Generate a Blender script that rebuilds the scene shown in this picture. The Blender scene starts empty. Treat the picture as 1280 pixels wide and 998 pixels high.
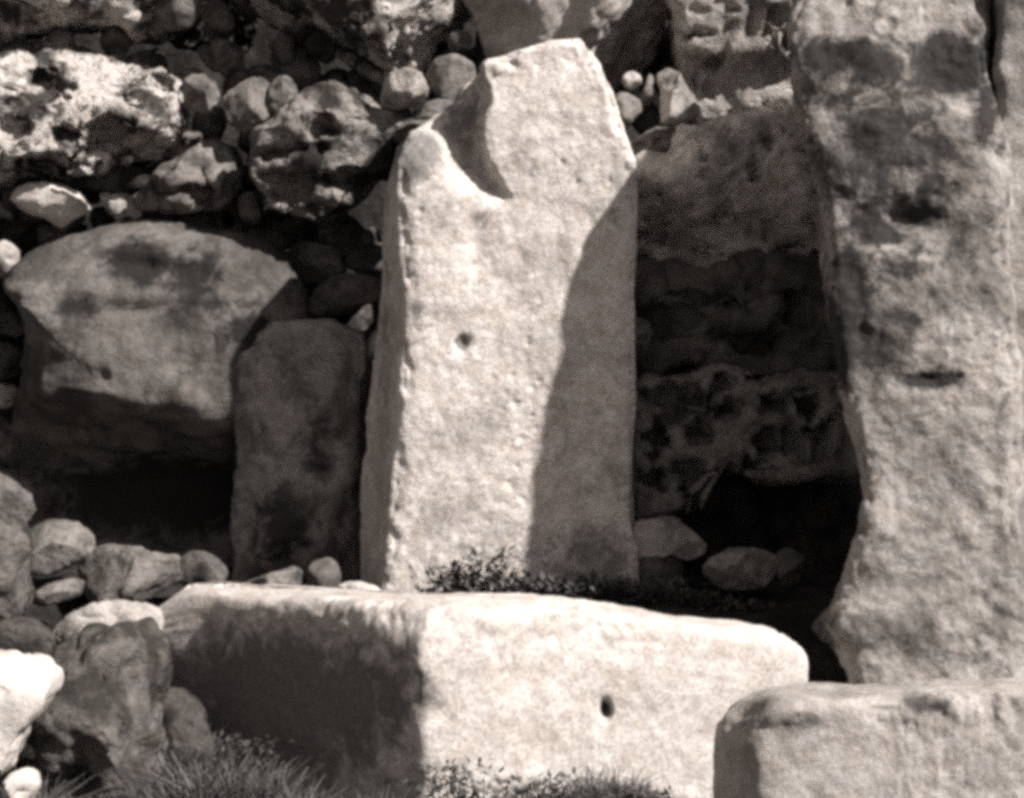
import bpy, math, random
import numpy as np

# ------------------------------------------------------------------ camera, light, exposure
sc = bpy.context.scene
COL = sc.collection
R = math.radians
CAM_D, CAM_Z, F_PX, HOR = 7.5, 1.6, 2190.0, 430.0

cam_d = bpy.data.cameras.new("camera")
cam = bpy.data.objects.new("camera", cam_d)
COL.objects.link(cam)
cam.location = (0, -CAM_D, CAM_Z)
cam.rotation_euler = (R(90), 0, 0)
cam_d.sensor_width = 36.0
cam_d.lens = 36.0 * F_PX / 1280.0
cam_d.shift_y = -(499.0 - HOR) / 1280.0
cam_d.clip_end = 500
sc.camera = cam

SUN_AZ, SUN_EL = 57.0, 42.0       # degrees to the right of the view direction's reverse, height
to_sun = np.array([math.sin(R(SUN_AZ)) * math.cos(R(SUN_EL)), -math.cos(R(SUN_AZ)) * math.cos(R(SUN_EL)), math.sin(R(SUN_EL))])
sun_d = bpy.data.lights.new("sun", 'SUN')
sun_d.energy = 5.0
sun_d.angle = R(0.9)
sun_d.color = (1.0, 0.942, 0.90)
sun = bpy.data.objects.new("sun", sun_d)
COL.objects.link(sun)
from mathutils import Vector
sun.rotation_euler = Vector(-to_sun).to_track_quat('-Z', 'Y').to_euler()
sun.location = (6, -6, 8)

w = bpy.data.worlds.new("World")
sc.world = w
w.use_nodes = True
wn, wl = w.node_tree.nodes, w.node_tree.links
wn.clear()
sky = wn.new('ShaderNodeTexSky')
sky.sky_type = 'NISHITA'
sky.sun_disc = False
sky.sun_elevation = R(SUN_EL)
sky.sun_rotation = math.atan2(to_sun[0], to_sun[1])
hs = wn.new('ShaderNodeHueSaturation')           # monochrome print: the sky gives neutral light
hs.inputs['Saturation'].default_value = 0.0
tint = wn.new('ShaderNodeMix'); tint.data_type = 'RGBA'; tint.blend_type = 'MULTIPLY'
tint.inputs[0].default_value = 1.0
tint.inputs[7].default_value = (1.0, 0.91, 0.89, 1)
bg = wn.new('ShaderNodeBackground')
bg.inputs[1].default_value = 0.05
wo = wn.new('ShaderNodeOutputWorld')
wl.new(sky.outputs[0], hs.inputs['Color'])
wl.new(hs.outputs[0], tint.inputs[6])
wl.new(tint.outputs[2], bg.inputs[0])
wl.new(bg.outputs[0], wo.inputs[0])

vs = sc.view_settings
vs.view_transform = 'Standard'
vs.look = 'None'
vs.gamma = 1.0
vs.exposure = 0.60
vs.use_curve_mapping = False
sc.render.engine = 'CYCLES'
sc.cycles.use_denoising = False
sc.cycles.pixel_filter_type = 'GAUSSIAN'
sc.cycles.filter_width = 4.9
sc.cycles.sample_clamp_indirect = 4.0
sc.cycles.max_bounces = 4
sc.cycles.diffuse_bounces = 1

# ------------------------------------------------------------------ helpers
def P(px, py, Y):
    """world point whose image is pixel (px, py) of the 1280 wide photograph at depth Y"""
    D = Y + CAM_D
    return np.array([(px - 640.0) * D / F_PX, Y, CAM_Z - (py - HOR) * D / F_PX])

def _h(ix, iy, iz, seed):
    h = (ix.astype(np.int64) * 374761393 + iy.astype(np.int64) * 668265263 + iz.astype(np.int64) * 2147483647 + seed * 974634777) & 0xFFFFFFFF
    h = ((h ^ (h >> 13)) * 1274126177) & 0xFFFFFFFF
    h = ((h ^ (h >> 16)) * 2246822519) & 0xFFFFFFFF
    return ((h ^ (h >> 15)) & 0xFFFFFF) / float(0xFFFFFF)

def vnoise(p, seed=0):
    i = np.floor(p).astype(np.int64)
    f = p - i
    u = f * f * f * (f * (f * 6 - 15) + 10)
    r = 0
    for dx in (0, 1):
        wx = u[:, 0] if dx else 1 - u[:, 0]
        for dy in (0, 1):
            wy = u[:, 1] if dy else 1 - u[:, 1]
            for dz in (0, 1):
                wz = u[:, 2] if dz else 1 - u[:, 2]
                r = r + wx * wy * wz * _h(i[:, 0] + dx, i[:, 1] + dy, i[:, 2] + dz, seed)
    return r * 2 - 1

def fbm(p, scale, octs=4, seed=0, gain=0.5):
    r = np.zeros(len(p)); a = 1.0; t = 0
    for k in range(octs):
        r += a * vnoise(p * (scale * 2.03 ** k) + 17.3 * k, seed + k * 7)
        t += a; a *= gain
    return r / t * 1.6

def worley(p, scale, seed=0):
    q = p * scale
    i = np.floor(q).astype(np.int64)
    best = np.full(len(q), 9.0)
    for dx in (-1, 0, 1):
        for dy in (-1, 0, 1):
            for dz in (-1, 0, 1):
                cx, cy, cz = i[:, 0] + dx, i[:, 1] + dy, i[:, 2] + dz
                ox = cx + _h(cx, cy, cz, seed + 1); oy = cy + _h(cx, cy, cz, seed + 2); oz = cz + _h(cx, cy, cz, seed + 3)
                rr = 0.75 + 0.6 * _h(cx, cy, cz, seed + 4)
                d = ((q[:, 0] - ox) ** 2 + (q[:, 1] - oy) ** 2 + (q[:, 2] - oz) ** 2) * rr ** 2
                best = np.minimum(best, d)
    return np.sqrt(best)

def sstep(a, b, x):
    t = np.clip((x - a) / (b - a), 0, 1)
    return t * t * (3 - 2 * t)

def normals(v, f):
    a, b, c, d = v[f[:, 0]], v[f[:, 1]], v[f[:, 2]], v[f[:, 3]]
    n = np.cross(c - a, d - b)
    out = np.zeros_like(v)
    for k in range(4):
        for j in range(3):
            out[:, j] += np.bincount(f[:, k], n[:, j], len(v))
    l = np.linalg.norm(out, axis=1, keepdims=True)
    return out / np.maximum(l, 1e-12)

def roughen(v, f, lump=0.03, lump_s=2.0, mid=0.012, mid_s=7.0, fine=0.003, fine_s=30.0, pits=(), seed=0, strata=0.0, crease=0.35, chip=0.0, edge=None):
    """weathering: lumps, mid and fine relief and solution pits, all along the normals"""
    n = normals(v, f)
    v = v + n * (lump * fbm(v, lump_s, 3, seed))[:, None]
    n = normals(v, f)
    d = mid * fbm(v, mid_s, 3, seed + 11) + fine * fbm(v, fine_s, 2, seed + 23)
    rid = 1 - np.abs(fbm(v, mid_s * 0.8, 3, seed + 31))
    d += -mid * crease * sstep(0.86, 1.0, rid)
    if strata:
        q = v.copy(); q[:, 2] *= 5; q[:, 2] += 0.4 * q[:, 0]
        d += strata * fbm(q, 3.5, 3, seed + 41)
    if chip and edge is not None:
        d -= chip * edge * (sstep(.0, .55, fbm(v, 7, 3, seed + 51)) + .6 * sstep(.1, .5, fbm(v, 19, 2, seed + 52)))
    for (s, r, depth, cover) in pits:
        q = v + 0.25 / s * np.stack([vnoise(v * s * 1.3 + o, seed + 5) for o in (0, 31.7, 77.1)], 1)
        wv = worley(q, s, seed + int(s * 3))
        m = sstep(-cover, 0.35 - cover, fbm(v, s * 0.22, 2, seed + 61))
        d -= depth * m * (1 - sstep(r * 0.45, r, wv))
    return v + n * d[:, None]

def mesh_obj(name, v, faces, mat, extra=(), parent=None):
    me = bpy.data.meshes.new(name)
    c = (v.min(0) + v.max(0)) / 2; c[2] = v[:, 2].min()
    lv = v - c
    k = faces.shape[1]
    nloop = faces.size + sum(len(e) for e in extra)
    me.vertices.add(len(v)); me.vertices.foreach_set("co", lv.astype(np.float32).ravel())
    me.loops.add(nloop); me.polygons.add(len(faces) + len(extra))
    li = faces.ravel().tolist(); st = list(range(0, faces.size, k)); p = faces.size
    for e in extra:
        st.append(p); li += list(e); p += len(e)
    me.loops.foreach_set("vertex_index", li)
    me.polygons.foreach_set("loop_start", st)
    me.update(calc_edges=True); me.validate()
    me.shade_smooth()
    me.materials.append(mat)
    o = bpy.data.objects.new(name, me)
    o.location = c
    COL.objects.link(o)
    if parent: o.parent = parent
    return o

def tag(o, label=None, cat=None, group=None, kind=None):
    if label: o['label'] = label
    if cat: o['category'] = cat
    if group: o['group'] = group
    if kind: o['kind'] = kind
    return o

def smooth_outline(pts, sub=12):
    pts = np.array(pts, float); n = len(pts); out = []
    for i in range(n):
        p0, p1, p2, p3 = pts[i - 1], pts[i], pts[(i + 1) % n], pts[(i + 2) % n]
        for t in np.linspace(0, 1, sub, endpoint=False):
            cr = 0.5 * (2 * p1 + (p2 - p0) * t + (2 * p0 - 5 * p1 + 4 * p2 - p3) * t * t + (3 * p1 - p0 - 3 * p2 + p3) * t ** 3)
            out.append(0.5 * cr + 0.5 * (p1 * (1 - t) + p2 * t))
    return np.array(out)

def radial(out2, c):
    d = out2 - c
    th = np.arctan2(d[:, 1], d[:, 0]); r = np.hypot(d[:, 0], d[:, 1])
    o = np.argsort(th); th, r = th[o], r[o]
    th = np.concatenate([th - 2 * np.pi, th, th + 2 * np.pi]); r = np.concatenate([r, r, r])
    return lambda a: np.interp(a, th, r)

def disc(n):
    """concentric square grid mapped to the unit disc: (theta, u), quads, rim loop"""
    g = np.linspace(-1, 1, n + 1)
    a, b = np.meshgrid(g, g, indexing='ij'); a = a.ravel(); b = b.ravel()
    u = np.maximum(np.abs(a), np.abs(b))
    l2 = np.hypot(a, b)
    th = np.arctan2(b, a)
    i = np.arange(n * (n + 1)).reshape(n, n + 1)[:, :n].ravel()
    f = np.stack([i, i + n + 1, i + n + 2, i + 1], 1)
    N = n + 1
    rim = [k * N for k in range(N)] + [n * N + k for k in range(1, N)] + [k * N + n for k in range(n - 1, -1, -1)] + [k for k in range(n - 1, 0, -1)]
    return th, u, f, rim

def stone(name, label, cat, outline, Y, tf=0.2, tb=0.35, p=3.0, tilt=(0, 0), mat=None, seed=0, res=None, group=None, fn=None,
          plan=None, facets=0, stains_shade=(), dents=(), **rk):
    """a stone from its outline (photo pixels at depth Y, front swelling by tf, back by tb) or, with plan=(ztop, zbottom),
    from a plan outline in metres and a top and a bottom height"""
    if plan is None:
        w = np.array([P(x, y, Y)[[0, 2]] for x, y in outline])
    else:
        w = np.array(outline, float)
    out = smooth_outline(w)
    x0, x1 = out.min(0), out.max(0)
    area = 0.5 * abs(np.dot(out[:, 0], np.roll(out[:, 1], 1)) - np.dot(out[:, 1], np.roll(out[:, 0], 1)))
    xs, ys = out[:, 0], out[:, 1]; xn, yn = np.roll(xs, -1), np.roll(ys, -1); cr = xs * yn - xn * ys
    c = np.array([((xs + xn) * cr).sum(), ((ys + yn) * cr).sum()]) / (3 * cr.sum())
    rf = radial(out, c)
    if plan is not None:
        ztop, zbot = plan
        tf, tb = (ztop - zbot) / 2, (ztop - zbot) / 2
    size = math.sqrt(area)
    if res is None:
        res = int(np.clip((size + tf) / 0.0075, 24, 230))
    th, u, f, rim = disc(res)
    R0 = 0.5 * size
    # arclength-even profile of the rounded shape
    ph = np.linspace(0, R(165 if plan is None else 172), 400)
    s, co = np.sin(ph), np.cos(ph)
    k = (np.abs(s) ** p + np.abs(co) ** p) ** (-1 / p)
    rr, dd = s * k, co * k
    dep = np.where(dd > 0, dd * tf, dd * tb)
    L = np.concatenate([[0], np.cumsum(np.hypot(np.diff(rr) * R0, np.diff(dep)))]); L /= L[-1]
    uu = u
    rad = np.interp(uu, L, rr); dpt = np.interp(uu, L, dep)
    r = rf(th) * rad
    a, b = c[0] + r * np.cos(th), c[1] + r * np.sin(th)
    if plan is None:
        y = Y - dpt + tilt[0] * (a - c[0]) + tilt[1] * (b - c[1])
        v = np.stack([a, y, b], 1)
        if fn: v = fn(v, dpt / max(tf, 1e-6))
        f = f[:, ::-1]
    else:
        z = (ztop + zbot) / 2 + dpt
        z = z + np.clip(dpt / tf, 0, 1) * (tilt[0] * (a - c[0]) + tilt[1] * (b - c[1]))
        v = np.stack([a, b, z], 1)
        if fn: v = fn(v, dpt / tf)
    # outward winding
    n = normals(v, f)
    mid = res // 2 * (res + 1) + res // 2
    want = np.array([0, -1, 0]) if plan is None else np.array([0, 0, 1])
    if np.dot(n[mid], want) < 0:
        f = f[:, ::-1]; rim = rim
    if facets:
        fr_ = np.random.RandomState(seed + 999); cc = v.mean(0)
        for q in range(facets):
            m_ = fr_.normal(size=3); m_[1] = -abs(m_[1]) * 1.3 - .35; m_ /= np.linalg.norm(m_)
            dd_ = (v - cc) @ m_; hh = dd_.max(); off = hh * fr_.uniform(.62, .92)
            sft = .05 * hh
            ex = dd_ - off
            ex = np.where(ex > sft, ex - sft / 2, np.where(ex > 0, ex * ex / (2 * sft), 0))
            v = v - m_ * (ex * .93)[:, None]
    if dents:
        D = v[:, 1] + CAM_D
        px = v[:, 0] * F_PX / D + 640; py = HOR - (v[:, 2] - CAM_Z) * F_PX / D
        wx = 11 * fbm(v, 8, 3, seed + 3); wy = 11 * fbm(v, 8, 3, seed + 4)
        for (cx, cy, sx, sy, d_) in dents:
            q_ = np.sqrt(((px + wx - cx) / sx) ** 2 + ((py + wy - cy) / sy) ** 2)
            v[:, 1] += d_ * (1 - sstep(.45, 1.25, q_)) * (dpt > -.2 * tb)
    if 'lump' not in rk: rk['lump'] = 0.05 * size
    if 'mid' not in rk: rk['mid'] = min(0.028, 0.065 * size)
    v = roughen(v, f, seed=seed, edge=sstep(.55, .9, rad * np.abs(dpt) / max(tf, 1e-6)), **rk)
    o = mesh_obj(name, v, f, mat, extra=[rim])
    add_stain_shade(o, v, stains_shade)
    return tag(o, label, cat, group)

def add_stain_shade(o, v, stains_shade):  # dark blobs: real stains, plus shade painted into a few stones
    if not stains_shade: return
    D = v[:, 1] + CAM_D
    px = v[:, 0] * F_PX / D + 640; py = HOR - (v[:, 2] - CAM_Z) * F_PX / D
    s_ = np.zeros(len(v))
    for (cx, cy, sx, sy, a_) in stains_shade:
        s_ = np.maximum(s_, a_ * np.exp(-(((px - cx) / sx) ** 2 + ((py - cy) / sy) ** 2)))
    at = o.data.attributes.new('stain_shade', 'FLOAT', 'POINT')
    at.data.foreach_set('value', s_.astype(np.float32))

def slab(name, label, cat, xl, xr, top, zb, Yf, Yb, backl=None, backr=None, rad=0.05, fn=None, sp=0.008, mat=None, seed=0, group=None, stains_shade=(), **rk):
    """an upright megalith: xl, xr = front side edges [(py, px)], top = [(fraction across, py)], at depth Yf; back edges at depth Yb"""
    zl = lambda e, Y: (np.array([P(0, q[0], Y)[2] for q in e])[::-1], np.array([P(q[1], 0, Y)[0] for q in e])[::-1])
    backl = backl or xl; backr = backr or xr
    L, Rr = zl(xl, Yf), zl(xr, Yf)
    BL, BR = zl(backl, Yb), zl(backr, Yb)
    tp = (np.array([q[0] for q in top]), np.array([P(0, q[1], Yf)[2] for q in top]))
    H = tp[1].max() - zb
    W = np.mean(Rr[1]) - np.mean(L[1]); T = Yb - Yf
    nn = [max(6, int(q / sp)) for q in (W, T, H)]
    vid = {}; V = []; F = []
    base = 0
    allc = []; allf = []
    for ax in range(3):
        for sgn in (-1, 1):
            o1, o2 = [k for k in range(3) if k != ax]
            n1, n2 = nn[o1], nn[o2]
            i, j = np.meshgrid(np.arange(n1 + 1), np.arange(n2 + 1), indexing='ij')
            c = np.zeros((i.size, 3), np.int64)
            c[:, ax] = 0 if sgn < 0 else nn[ax]
            c[:, o1] = i.ravel(); c[:, o2] = j.ravel()
            q = (np.arange(n1)[:, None] * (n2 + 1) + np.arange(n2)[None]).ravel()
            f = np.stack([q, q + n2 + 1, q + n2 + 2, q + 1], 1)
            flip = (sgn < 0) != (ax == 1)
            if flip: f = f[:, ::-1]
            allc.append(c); allf.append(f + base); base += len(c)
    c = np.concatenate(allc); f = np.concatenate(allf)
    key = (c[:, 0] * 100003 + c[:, 1]) * 100003 + c[:, 2]
    _, idx, inv = np.unique(key, return_index=True, return_inverse=True)
    c = c[idx]; f = inv.ravel()[f]
    h = np.array([W, T, H]) / 2
    q = (c / np.array(nn) * 2 - 1) * h
    rc = min(rad, T * 0.45)
    core = np.clip(q, -(h - rc), h - rc)
    d = q - core; l = np.linalg.norm(d, axis=1, keepdims=True)
    q = core + d / np.maximum(l, 1e-9) * rc
    q = q / h
    u, w_, t = (q[:, 0] + 1) / 2, (q[:, 1] + 1) / 2, (q[:, 2] + 1) / 2
    zt = np.interp(u, tp[0], tp[1])
    z = zb + t * (zt - zb)
    xf = np.interp(z, *L) * (1 - u) + np.interp(z, *Rr) * u
    xb = np.interp(z, *BL) * (1 - u) + np.interp(z, *BR) * u
    x = xf * (1 - w_) + xb * w_
    y = Yf + (Yb - Yf) * w_
    v = np.stack([x, y, z], 1)
    if fn: v = fn(v, 1 - w_)
    qs = np.sort(np.abs(q), axis=1)[:, 1]
    v = roughen(v, f, seed=seed, edge=sstep(.86, .97, qs), **rk)
    n = normals(v, f)
    if np.sum(n[:, 1] * (y - (Yf + Yb) / 2)) < 0: f = f[:, ::-1]
    o = mesh_obj(name, v, f, mat)
    add_stain_shade(o, v, stains_shade)
    return tag(o, label, cat, group)

def empty(name, loc):
    o = bpy.data.objects.new(name, None); COL.objects.link(o); o.location = loc
    o.empty_display_size = 0.05
    return o

# ------------------------------------------------------------------ materials
def stone_mat(name, pale, dark, cover=0.45, scale=3.0, speck=0.25, bump=0.5, pit=0.0, soft=0.12, lich=0.0, stain_shade=0.35):
    m = bpy.data.materials.new(name); m.use_nodes = True
    N, Lk = m.node_tree.nodes, m.node_tree.links
    N.clear()
    geo = N.new('ShaderNodeNewGeometry')
    def noise(s, det=6, rough=0.6, dist=0.0):
        t = N.new('ShaderNodeTexNoise'); t.inputs['Scale'].default_value = s; t.inputs['Detail'].default_value = det
        t.inputs['Roughness'].default_value = rough; t.inputs['Distortion'].default_value = dist
        Lk.new(geo.outputs['Position'], t.inputs['Vector']); return t
    def ramp(src, a, b):
        r = N.new('ShaderNodeMapRange'); r.interpolation_type = 'SMOOTHSTEP'
        r.inputs[1].default_value = a; r.inputs[2].default_value = b
        Lk.new(src, r.inputs[0]); return r.outputs[0]
    def mix(f, a, b, mode='MIX'):
        x = N.new('ShaderNodeMix'); x.data_type = 'RGBA'; x.blend_type = mode
        for k, s in ((0, f), (6, a), (7, b)):
            if isinstance(s, (int, float)): x.inputs[k].default_value = s if k == 0 else (s * 1.0, s * .95, s * .905, 1)
            else: Lk.new(s, x.inputs[k])
        return x.outputs[2]
    big = noise(scale, 8, 0.62, 0.4)
    col = mix(ramp(big.outputs[0], cover - soft, cover + soft), dark, pale)
    med = noise(scale * 5, 5, 0.7)
    col = mix(ramp(med.outputs[0], 0.35, 0.65), mix(1.0, col, 0.78, 'MULTIPLY'), col)
    if lich:
        li = noise(scale * 2.3, 6, 0.7, 1.0)
        col = mix(ramp(li.outputs[0], 0.56, 0.63), col, mix(lich, col, dark * 0.6))
    at = N.new('ShaderNodeAttribute'); at.attribute_name = 'stain_shade'
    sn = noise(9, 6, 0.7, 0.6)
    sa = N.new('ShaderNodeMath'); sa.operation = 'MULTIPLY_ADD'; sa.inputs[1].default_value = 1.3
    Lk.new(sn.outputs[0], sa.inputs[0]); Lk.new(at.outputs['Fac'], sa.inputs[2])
    col = mix(ramp(sa.outputs[0], 0.82, 1.22), col, dark * stain_shade)
    sp = noise(95, 2, 0.6)
    sm = N.new('ShaderNodeMapRange'); sm.inputs[1].default_value = 0.3; sm.inputs[2].default_value = 0.7
    sm.inputs[3].default_value = 1 - speck; sm.inputs[4].default_value = 1 + speck * 0.8
    Lk.new(sp.outputs[0], sm.inputs[0])
    vm = N.new('ShaderNodeVectorMath'); vm.operation = 'SCALE'
    Lk.new(col, vm.inputs[0]); Lk.new(sm.outputs[0], vm.inputs['Scale'])
    b = N.new('ShaderNodeBsdfPrincipled')
    b.inputs['Roughness'].default_value = 0.95
    b.inputs['Specular IOR Level'].default_value = 0.1
    Lk.new(vm.outputs[0], b.inputs['Base Color'])
    # relief
    bn = noise(28, 7, 0.72)
    hsrc = bn.outputs[0]
    if pit:
        vo = N.new('ShaderNodeTexVoronoi'); vo.inputs['Scale'].default_value = 22
        dv = N.new('ShaderNodeVectorMath'); dv.operation = 'ADD'
        dn = noise(14, 3); ds = N.new('ShaderNodeVectorMath'); ds.operation = 'SCALE'; ds.inputs['Scale'].default_value = 0.06
        Lk.new(dn.outputs['Color'], ds.inputs[0]); Lk.new(ds.outputs[0], dv.inputs[1]); Lk.new(geo.outputs['Position'], dv.inputs[0])
        Lk.new(dv.outputs[0], vo.inputs['Vector'])
        pr = ramp(vo.outputs['Distance'], 0.12, 0.42)
        ad = N.new('ShaderNodeMath'); ad.operation = 'MULTIPLY_ADD'; ad.inputs[1].default_value = pit
        Lk.new(pr, ad.inputs[0]); Lk.new(bn.outputs[0], ad.inputs[2]); hsrc = ad.outputs[0]
    bp = N.new('ShaderNodeBump'); bp.inputs['Strength'].default_value = bump; bp.inputs['Distance'].default_value = 0.03
    Lk.new(hsrc, bp.inputs['Height']); Lk.new(bp.outputs[0], b.inputs['Normal'])
    out = N.new('ShaderNodeOutputMaterial')
    Lk.new(b.outputs[0], out.inputs[0])
    return m

M_SLAB = stone_mat('pale_globigerina_limestone', .74, .54, cover=.45, scale=3.2, speck=.34, bump=.4, stain_shade=.4, soft=.1)
M_ALTAR = stone_mat('worked_pale_limestone', .64, .57, cover=.42, scale=2.2, speck=.32, bump=.28, stain_shade=.3)
M_CORAL = stone_mat('coralline_limestone', .34, .045, cover=.50, scale=4.2, speck=.25, bump=.9, pit=.5, lich=.7, soft=.08)
M_CORAL_PALE = stone_mat('pale_coralline_limestone', .68, .07, cover=.47, scale=4.4, speck=.22, bump=.9, pit=.5, lich=.6, soft=.07)
M_GREY = stone_mat('grey_weathered_limestone', .20, .08, cover=.48, scale=3.2, speck=.25, bump=.6, lich=.6)
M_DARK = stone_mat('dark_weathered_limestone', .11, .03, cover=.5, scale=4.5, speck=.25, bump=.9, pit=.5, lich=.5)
M_MEGA = stone_mat('stained_upright_limestone', .43, .21, cover=.48, scale=2.8, speck=.28, bump=.5, pit=.15, lich=.75, stain_shade=.22)
M_LOW = stone_mat('low_block_limestone', .50, .34, cover=.45, scale=3, speck=.24, bump=.5)
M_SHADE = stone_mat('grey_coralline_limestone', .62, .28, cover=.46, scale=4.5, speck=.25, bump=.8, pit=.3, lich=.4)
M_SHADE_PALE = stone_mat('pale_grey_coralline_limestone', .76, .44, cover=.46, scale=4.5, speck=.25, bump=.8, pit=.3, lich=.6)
M_UPRIGHT = stone_mat('grey_upright_limestone', .40, .16, cover=.47, scale=5, speck=.26, bump=.8, lich=.5)
M_COBBLE = stone_mat('field_stone', .28, .11, cover=.47, scale=7, speck=.24, bump=.7, lich=.5)
M_COBBLE_PALE = stone_mat('pale_field_stone', .5, .22, cover=.45, scale=7, speck=.22, bump=.6)
M_WHITE = stone_mat('bleached_limestone', .66, .42, cover=.4, scale=4, speck=.12, bump=.4)
M_RUBBLE = stone_mat('rubble_limestone', .22, .06, cover=.50, scale=6, speck=.25, bump=.9, pit=.3, lich=.5)
M_PACK = stone_mat('packing_limestone', .22, .06, cover=.50, scale=6, speck=.25, bump=.8)
M_EARTH = stone_mat('dry_earth', .07, .03, cover=.5, scale=5, speck=.3, bump=1.0)

def plant_mat(name, c0, c1):
    m = bpy.data.materials.new(name); m.use_nodes = True
    N, Lk = m.node_tree.nodes, m.node_tree.links
    b = N['Principled BSDF']; b.inputs['Roughness'].default_value = .8
    g = N.new('ShaderNodeNewGeometry'); mr = N.new('ShaderNodeMix'); mr.data_type = 'RGBA'
    mr.inputs[6].default_value = (c0, c0 * .95, c0 * .92, 1); mr.inputs[7].default_value = (c1, c1 * .95, c1 * .92, 1)
    Lk.new(g.outputs['Random Per Island'], mr.inputs[0]); Lk.new(mr.outputs[2], b.inputs['Base Color'])
    return m
M_GRASS = plant_mat('dry_grass_blade', .02, .15)
M_WEED = plant_mat('dark_weed_leaf', .03, .10)

# ------------------------------------------------------------------ ground: court in front, raised floor behind
def ground_z(x, y):
    g = 0.0 + 0.50 * sstep(-1.0, -0.45, y + .35 * sstep(-1.2, -.3, x) - .35)                       # floor level behind the stone kerb
    g = g + 0.12 * sstep(-1.0, -2.4, x) * sstep(-1.2, -0.4, y)    # rubble slope at the foot of the wall, on the left
    return g
gx = np.concatenate([np.linspace(-60, -4, 30)[:-1], np.linspace(-4, 4, 260), np.linspace(4, 60, 30)[1:]])
gy = np.concatenate([np.linspace(-60, -4, 30)[:-1], np.linspace(-4, 1.2, 180), np.linspace(1.2, 60, 30)[1:]])
A, B = np.meshgrid(gx, gy, indexing='ij')
vx = np.stack([A.ravel(), B.ravel(), ground_z(A.ravel(), B.ravel())], 1)
vx[:, 2] += .03 * fbm(vx, 2.2, 4, 5) + .012 * fbm(vx, 12, 3, 6)
ny = len(gy); i = (np.arange(len(gx) - 1)[:, None] * ny + np.arange(ny - 1)[None]).ravel()
gf = np.stack([i, i + ny, i + ny + 1, i + 1], 1)
tag(mesh_obj('ground', vx, gf, M_EARTH), kind='structure')

# earth bank that the wall retains
bx = np.linspace(-12, 12, 120); bt = np.linspace(0, 1, 60)
A, B = np.meshgrid(bx, bt, indexing='ij'); A = A.ravel(); B = B.ravel()
prof_y = np.interp(B, [0, .55, .65, 1], [2.5, 2.7, 3.4, 12]); prof_z = np.interp(B, [0, .55, .65, 1], [-.2, 3.7, 4.1, 4.0])
vx = np.stack([A, prof_y + .12 * fbm(np.stack([A, prof_y, prof_z], 1), 1.5, 4, 9), prof_z], 1)
vx[:, 2] += .08 * fbm(vx, 1.1, 4, 10)
ny = len(bt); i = (np.arange(len(bx) - 1)[:, None] * ny + np.arange(ny - 1)[None]).ravel()
tag(mesh_obj('terrain', vx, np.stack([i, i + ny, i + ny + 1, i + 1], 1), M_EARTH), kind='structure')

# ------------------------------------------------------------------ the tall standing slab
def slab_fn(v, fr):
    x, z = v[:, 0], v[:, 2]
    # pixel coordinates of the front face
    D = CAM_D - 0.0
    px = x * F_PX / D + 640; py = HOR - (z - CAM_Z) * F_PX / D
    wb = 7 * fbm(v, 9, 3, 71); px = px + wb; py = py + 9 * fbm(v, 7, 3, 72)
    edge = np.interp(py, [60, 100, 150, 200, 225, 245], [604, 606, 606, 612, 632, 640])
    m = sstep(edge + 5, edge - 16, px)
    low = np.interp(px, [490, 530, 545, 562, 600, 640], [196, 204, 214, 228, 240, 256])
    m = m * sstep(low + 18, low - 70, py)
    push = 0.19 * m * fr
    v[:, 1] += push
    # small socket hole
    hole = np.exp(-(((px - 577) / 9) ** 2 + ((py - 428) / 11) ** 2))
    v[:, 1] += 0.035 * hole * fr
    # shallow hollow running down from the scoop
    v[:, 1] += 0.012 * np.exp(-(((px - 600) / 26) ** 2 + ((py - 300) / 70) ** 2)) * fr
    # rounded, slightly twisted face
    v[:, 1] += fr * 0.06 * sstep(480, 820, px)
    return v
slab('standing_stone', 'tall pale standing slab with a scooped notch at its top left corner', 'megalith',
     xl=[(-20, 606), (60, 604), (90, 590), (130, 568), (160, 512), (200, 500), (260, 499), (320, 500), (350, 507), (400, 505), (450, 503), (520, 500), (600, 494), (680, 485), (760, 476)],
     xr=[(-20, 735), (50, 737), (80, 750), (110, 768), (150, 778), (200, 794), (240, 797), (400, 796), (500, 795), (600, 789), (650, 786), (690, 800), (760, 803)],
     top=[(0, 92), (.08, 74), (.3, 62), (.62, 50), (.9, 46), (1, 54)], zb=.3, Yf=0.0, Yb=.45,
     backl=[(-20, 606), (80, 590), (130, 565), (170, 515), (190, 496), (240, 482), (330, 475), (400, 468), (470, 462), (520, 455), (560, 456), (600, 447), (660, 447), (760, 447)],
     backr=[(-20, 735), (50, 735), (110, 762), (200, 785), (400, 788), (760, 790)],
     rad=.03, fn=slab_fn, mat=M_SLAB, seed=3, lump=.010, lump_s=2.2, mid=.007, mid_s=5, fine=.0022, fine_s=35, crease=0, chip=.016, pits=((14, .25, .008, -.3),),
     stains_shade=((600, 270, 18, 40, .45), (545, 285, 20, 18, .3), (520, 385, 12, 30, .5), (577, 428, 9, 12, .9), (668, 215, 14, 10, .3), (720, 700, 60, 25, .5), (600, 690, 50, 20, .3), (640, 110, 20, 6, .3), (705, 250, 70, 20, .2), (520, 195, 40, 44, .7), (580, 150, 40, 60, .5), (480, 400, 14, 300, .3), (760, 250, 40, 60, .3), (740, 690, 70, 50, .5), (530, 250, 25, 60, .3), (660, 330, 20, 30, .25), (560, 360, 30, 20, .3), (760, 560, 30, 120, .25), (700, 170, 16, 20, .3)))  # blobs in the socket hole and along the slab foot are painted shade

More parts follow.
